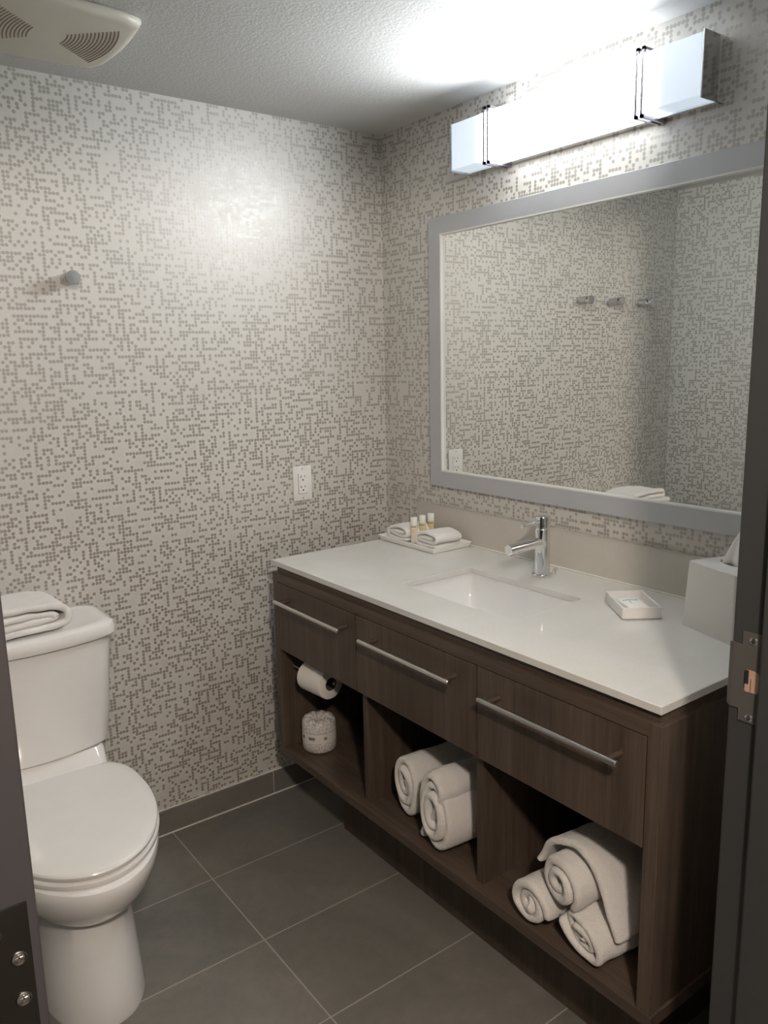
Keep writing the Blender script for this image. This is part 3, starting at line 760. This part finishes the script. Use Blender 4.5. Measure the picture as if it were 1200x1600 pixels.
# ------------------------------------------------------------------ soap dish and soap
def soapdish():
    a = math.atan2(-.107, -.079)       # long side direction
    t = thing('soap_dish', 'small white open box dish on the countertop right of the sink', 'dish', (-.191, -1.179, .8703))
    A, Bv, Cc = Vector((-.184, -1.099)), Vector((-.263, -1.206)), Vector((-.193, -1.259))
    u = (Bv-A); lx = u.length; v = (Cc-Bv); ly = v.length; ctr = A+u/2+v/2
    t.location = (ctr.x, ctr.y, .8703); t.rotation_euler = (0, 0, math.atan2(u.y, u.x)); h = .0275
    hx, hy = lx/2, ly/2; bm = bmesh.new()
    def r(x, y, z, rr=.002): return [Vector((p, q, z)) for p, q in rounded_outline(x, y, rr, 3)]
    loft(bm, [r(hx-.004, hy-.004, 0), r(hx-.003, hy-.003, .002), r(hx, hy, .0025), r(hx, hy, h-.001), r(hx-.001, hy-.001, h), r(hx-.004, hy-.004, h), r(hx-.005, hy-.005, h-.001), r(hx-.005, hy-.005, .006), r(hx-.02, hy-.02, .005)])
    obj('box', bm, M['boxwhite'], t, smooth=40)
    s = thing('wrapped_soap', 'small white wrapped soap with a blue printed stroke inside the soap dish', 'soap', (ctr.x, ctr.y, .8765), t.rotation_euler.z+.10)
    obj('packet', B(-.036, .036, -.024, .024, 0, .0135, bev=.003, seg=3), M['tissue'], s, smooth=50)
    L = bmesh.new()
    pts = [(-.014+.0, -.018), (-.017, -.008), (-.016, .006), (-.0125, .017)]
    P = catmull([(x, y, 0) for x, y in pts], 6)
    for p, q in zip(P[:-1], P[1:]):
        cyl(L, (p.x, p.y, .0137), (q.x, q.y, .0137), .0016, 8)
    obj('blue_stroke', L, M['blue'], s)
    L = bmesh.new(); 
    for k in range(4): box(L, -.010+k*.005, -.007+k*.005, -.006-k*.0006, -.002-k*.0006, .0134, .0138)
    obj('grey_print', L, M['greyprint'], s)
soapdish()

# ------------------------------------------------------------------ tissue box
def tissue_box():
    A = Vector((-.188, -1.304)); Bv = Vector((-.231, -1.443)); u = (Bv-A).normalized(); v = Vector((-u.y, u.x))
    if v.x < 0: v = -v
    L = .146; c = A+u*L/2+v*L/2
    t = thing('tissue_box', 'white square tissue box cover with a tissue on the countertop by the door frame', 'tissue box', (c.x, c.y, .8703), math.atan2(u.y, u.x))
    hb, ht, h = L/2, L/2-.006, .143; bm = bmesh.new()
    def r(x, z, rr=.004): return [Vector((p, q, z)) for p, q in rounded_outline(x, x, rr, 4)]
    def ov(rx, ry, z):
        base = rounded_outline(1, 1, .999, 4); return [Vector((p*rx, q*ry, z)) for p, q in base]
    loft(bm, [r(hb, 0), r(ht, h-.002), r(ht-.002, h), ov(.045, .022, h), ov(.044, .021, h-.006), ov(.06, .06, h-.008)], True, True)
    obj('cover', bm, M['boxwhite'], t, smooth=40)
    o = bmesh.new(); loft(o, [ov(.0435, .0205, h-.0055), ov(.0435, .0205, h-.0045)]); obj('opening', o, M['hole'], t)
    s = bmesh.new(); rings = []
    for k in range(9):
        f = k/8; z = h-.0045+f*.088; w = .034*(1-f)**.7+.004; ring = []
        for i in range(32):
            a = 2*PI*i/32; rad = 1+.28*math.sin(a*5+f*1.5)*(1-f*.3)
            ring.append(Vector((w*math.cos(a)*rad*.9+f*.02, w*.5*math.sin(a)*rad-.004*f, z+.004*math.sin(a*3))))
        rings.append(ring)
    loft(s, rings); obj('tissue', s, M['tissue'], t, smooth='all')
tissue_box()

# ------------------------------------------------------------------ toilet paper
def tp_holder():
    t = thing('toilet_paper_holder', 'chrome toilet paper holder in the left cubby under the drawer', 'holder', (-.531, -.352, .5365), .10)
    b = bmesh.new(); cyl(b, (0, .1180, 0), (0, -.080, 0), .0045, 16, bev=.001); obj('bar', b, M['chrome'], t, smooth=40)
    c = bmesh.new(); cyl(c, (0, .062, 0), (0, .062, .0705), .0035, 12); cyl(c, (0, .062, .0700), (0, .062, .0733), .012, 24); obj('bracket', c, M['chrome'], t, smooth=40)
    return t
tp_holder()
def tp_roll():
    t = thing('toilet_paper_roll', 'opened white toilet paper roll hanging on the holder in the left cubby', 'toilet paper', (-.531, -.360, .531), .10)
    b = bmesh.new(); R, r = .0445, .0195
    lathe(b, [(r, .0525), (R-.002, .0525), (R, .051), (R, -.051), (R-.002, -.0525), (r, -.0525)], 'y', n=56, cap=False)
    obj('paper', b, M['paper'], t, smooth=40)
    c = bmesh.new(); lathe(c, [(r, .0525), (r, -.0525), (r-.001, -.0525), (r-.001, .0525), (r, .0525)], 'y', n=40, cap=False); obj('cardboard_core', c, M['core'], t, smooth=40)
tp_roll()
def wrapped_roll():
    t = thing('wrapped_toilet_roll', 'paper-wrapped spare toilet roll standing on the left cubby shelf', 'toilet paper', (-.497, -.290, .2785))
    b = bmesh.new(); n = 64
    prof = [(.030, 0), (.046, .0005), (.0515, .006), (.0525, .03), (.0525, .075), (.0515, .09), (.047, .0985), (.036, .1015), (.024, .0995), (.015, .093), (.004, .086)]
    rings = []
    for r, z in prof:
        ring = []
        for i in range(n):
            a = 2*PI*i/n
            q = r*(1+.012*mnoise.noise(Vector((math.cos(a)*3, math.sin(a)*3, z*40))))
            zz = z+(.0035*math.sin(a*9+z*70)*(1 if z > .095 and r < .04 else .25) if z > .05 else 0)
            ring.append(Vector((q*math.cos(a), q*math.sin(a), zz)))
        rings.append(ring)
    loft(b, rings); obj('wrapper', b, M['wrapper'], t, smooth='all')
    # printed lettering band: each blurred word of the wrapper is a part of its own
    def mark(l, ang, z0, w, h, R=.0529):
        rr = []
        for k in range(4):
            a = math.radians(ang)+(k/3-.5)*w/R
            rr.append([Vector((math.cos(a)*q, math.sin(a)*q, zz)) for q, zz in ((R, z0), (R, z0+h), (R+.0007, z0+h), (R+.0007, z0))])
        loft(l, rr)
    for a0, n in ((203, 6), (255, 3), (176, 2)):
        l = bmesh.new(); mark(l, a0+(n-1)*1.9, .0470, .0036*(n-1)*.96, .0012)
        for k in range(n):
            mark(l, a0+k*3.8, .0465, .0018, .0085)
            if k % 2: mark(l, a0+k*3.8-1, .0540, .0026, .0012)
        o_ = obj('printed_word', l, M['ink'], t)
wrapped_roll()
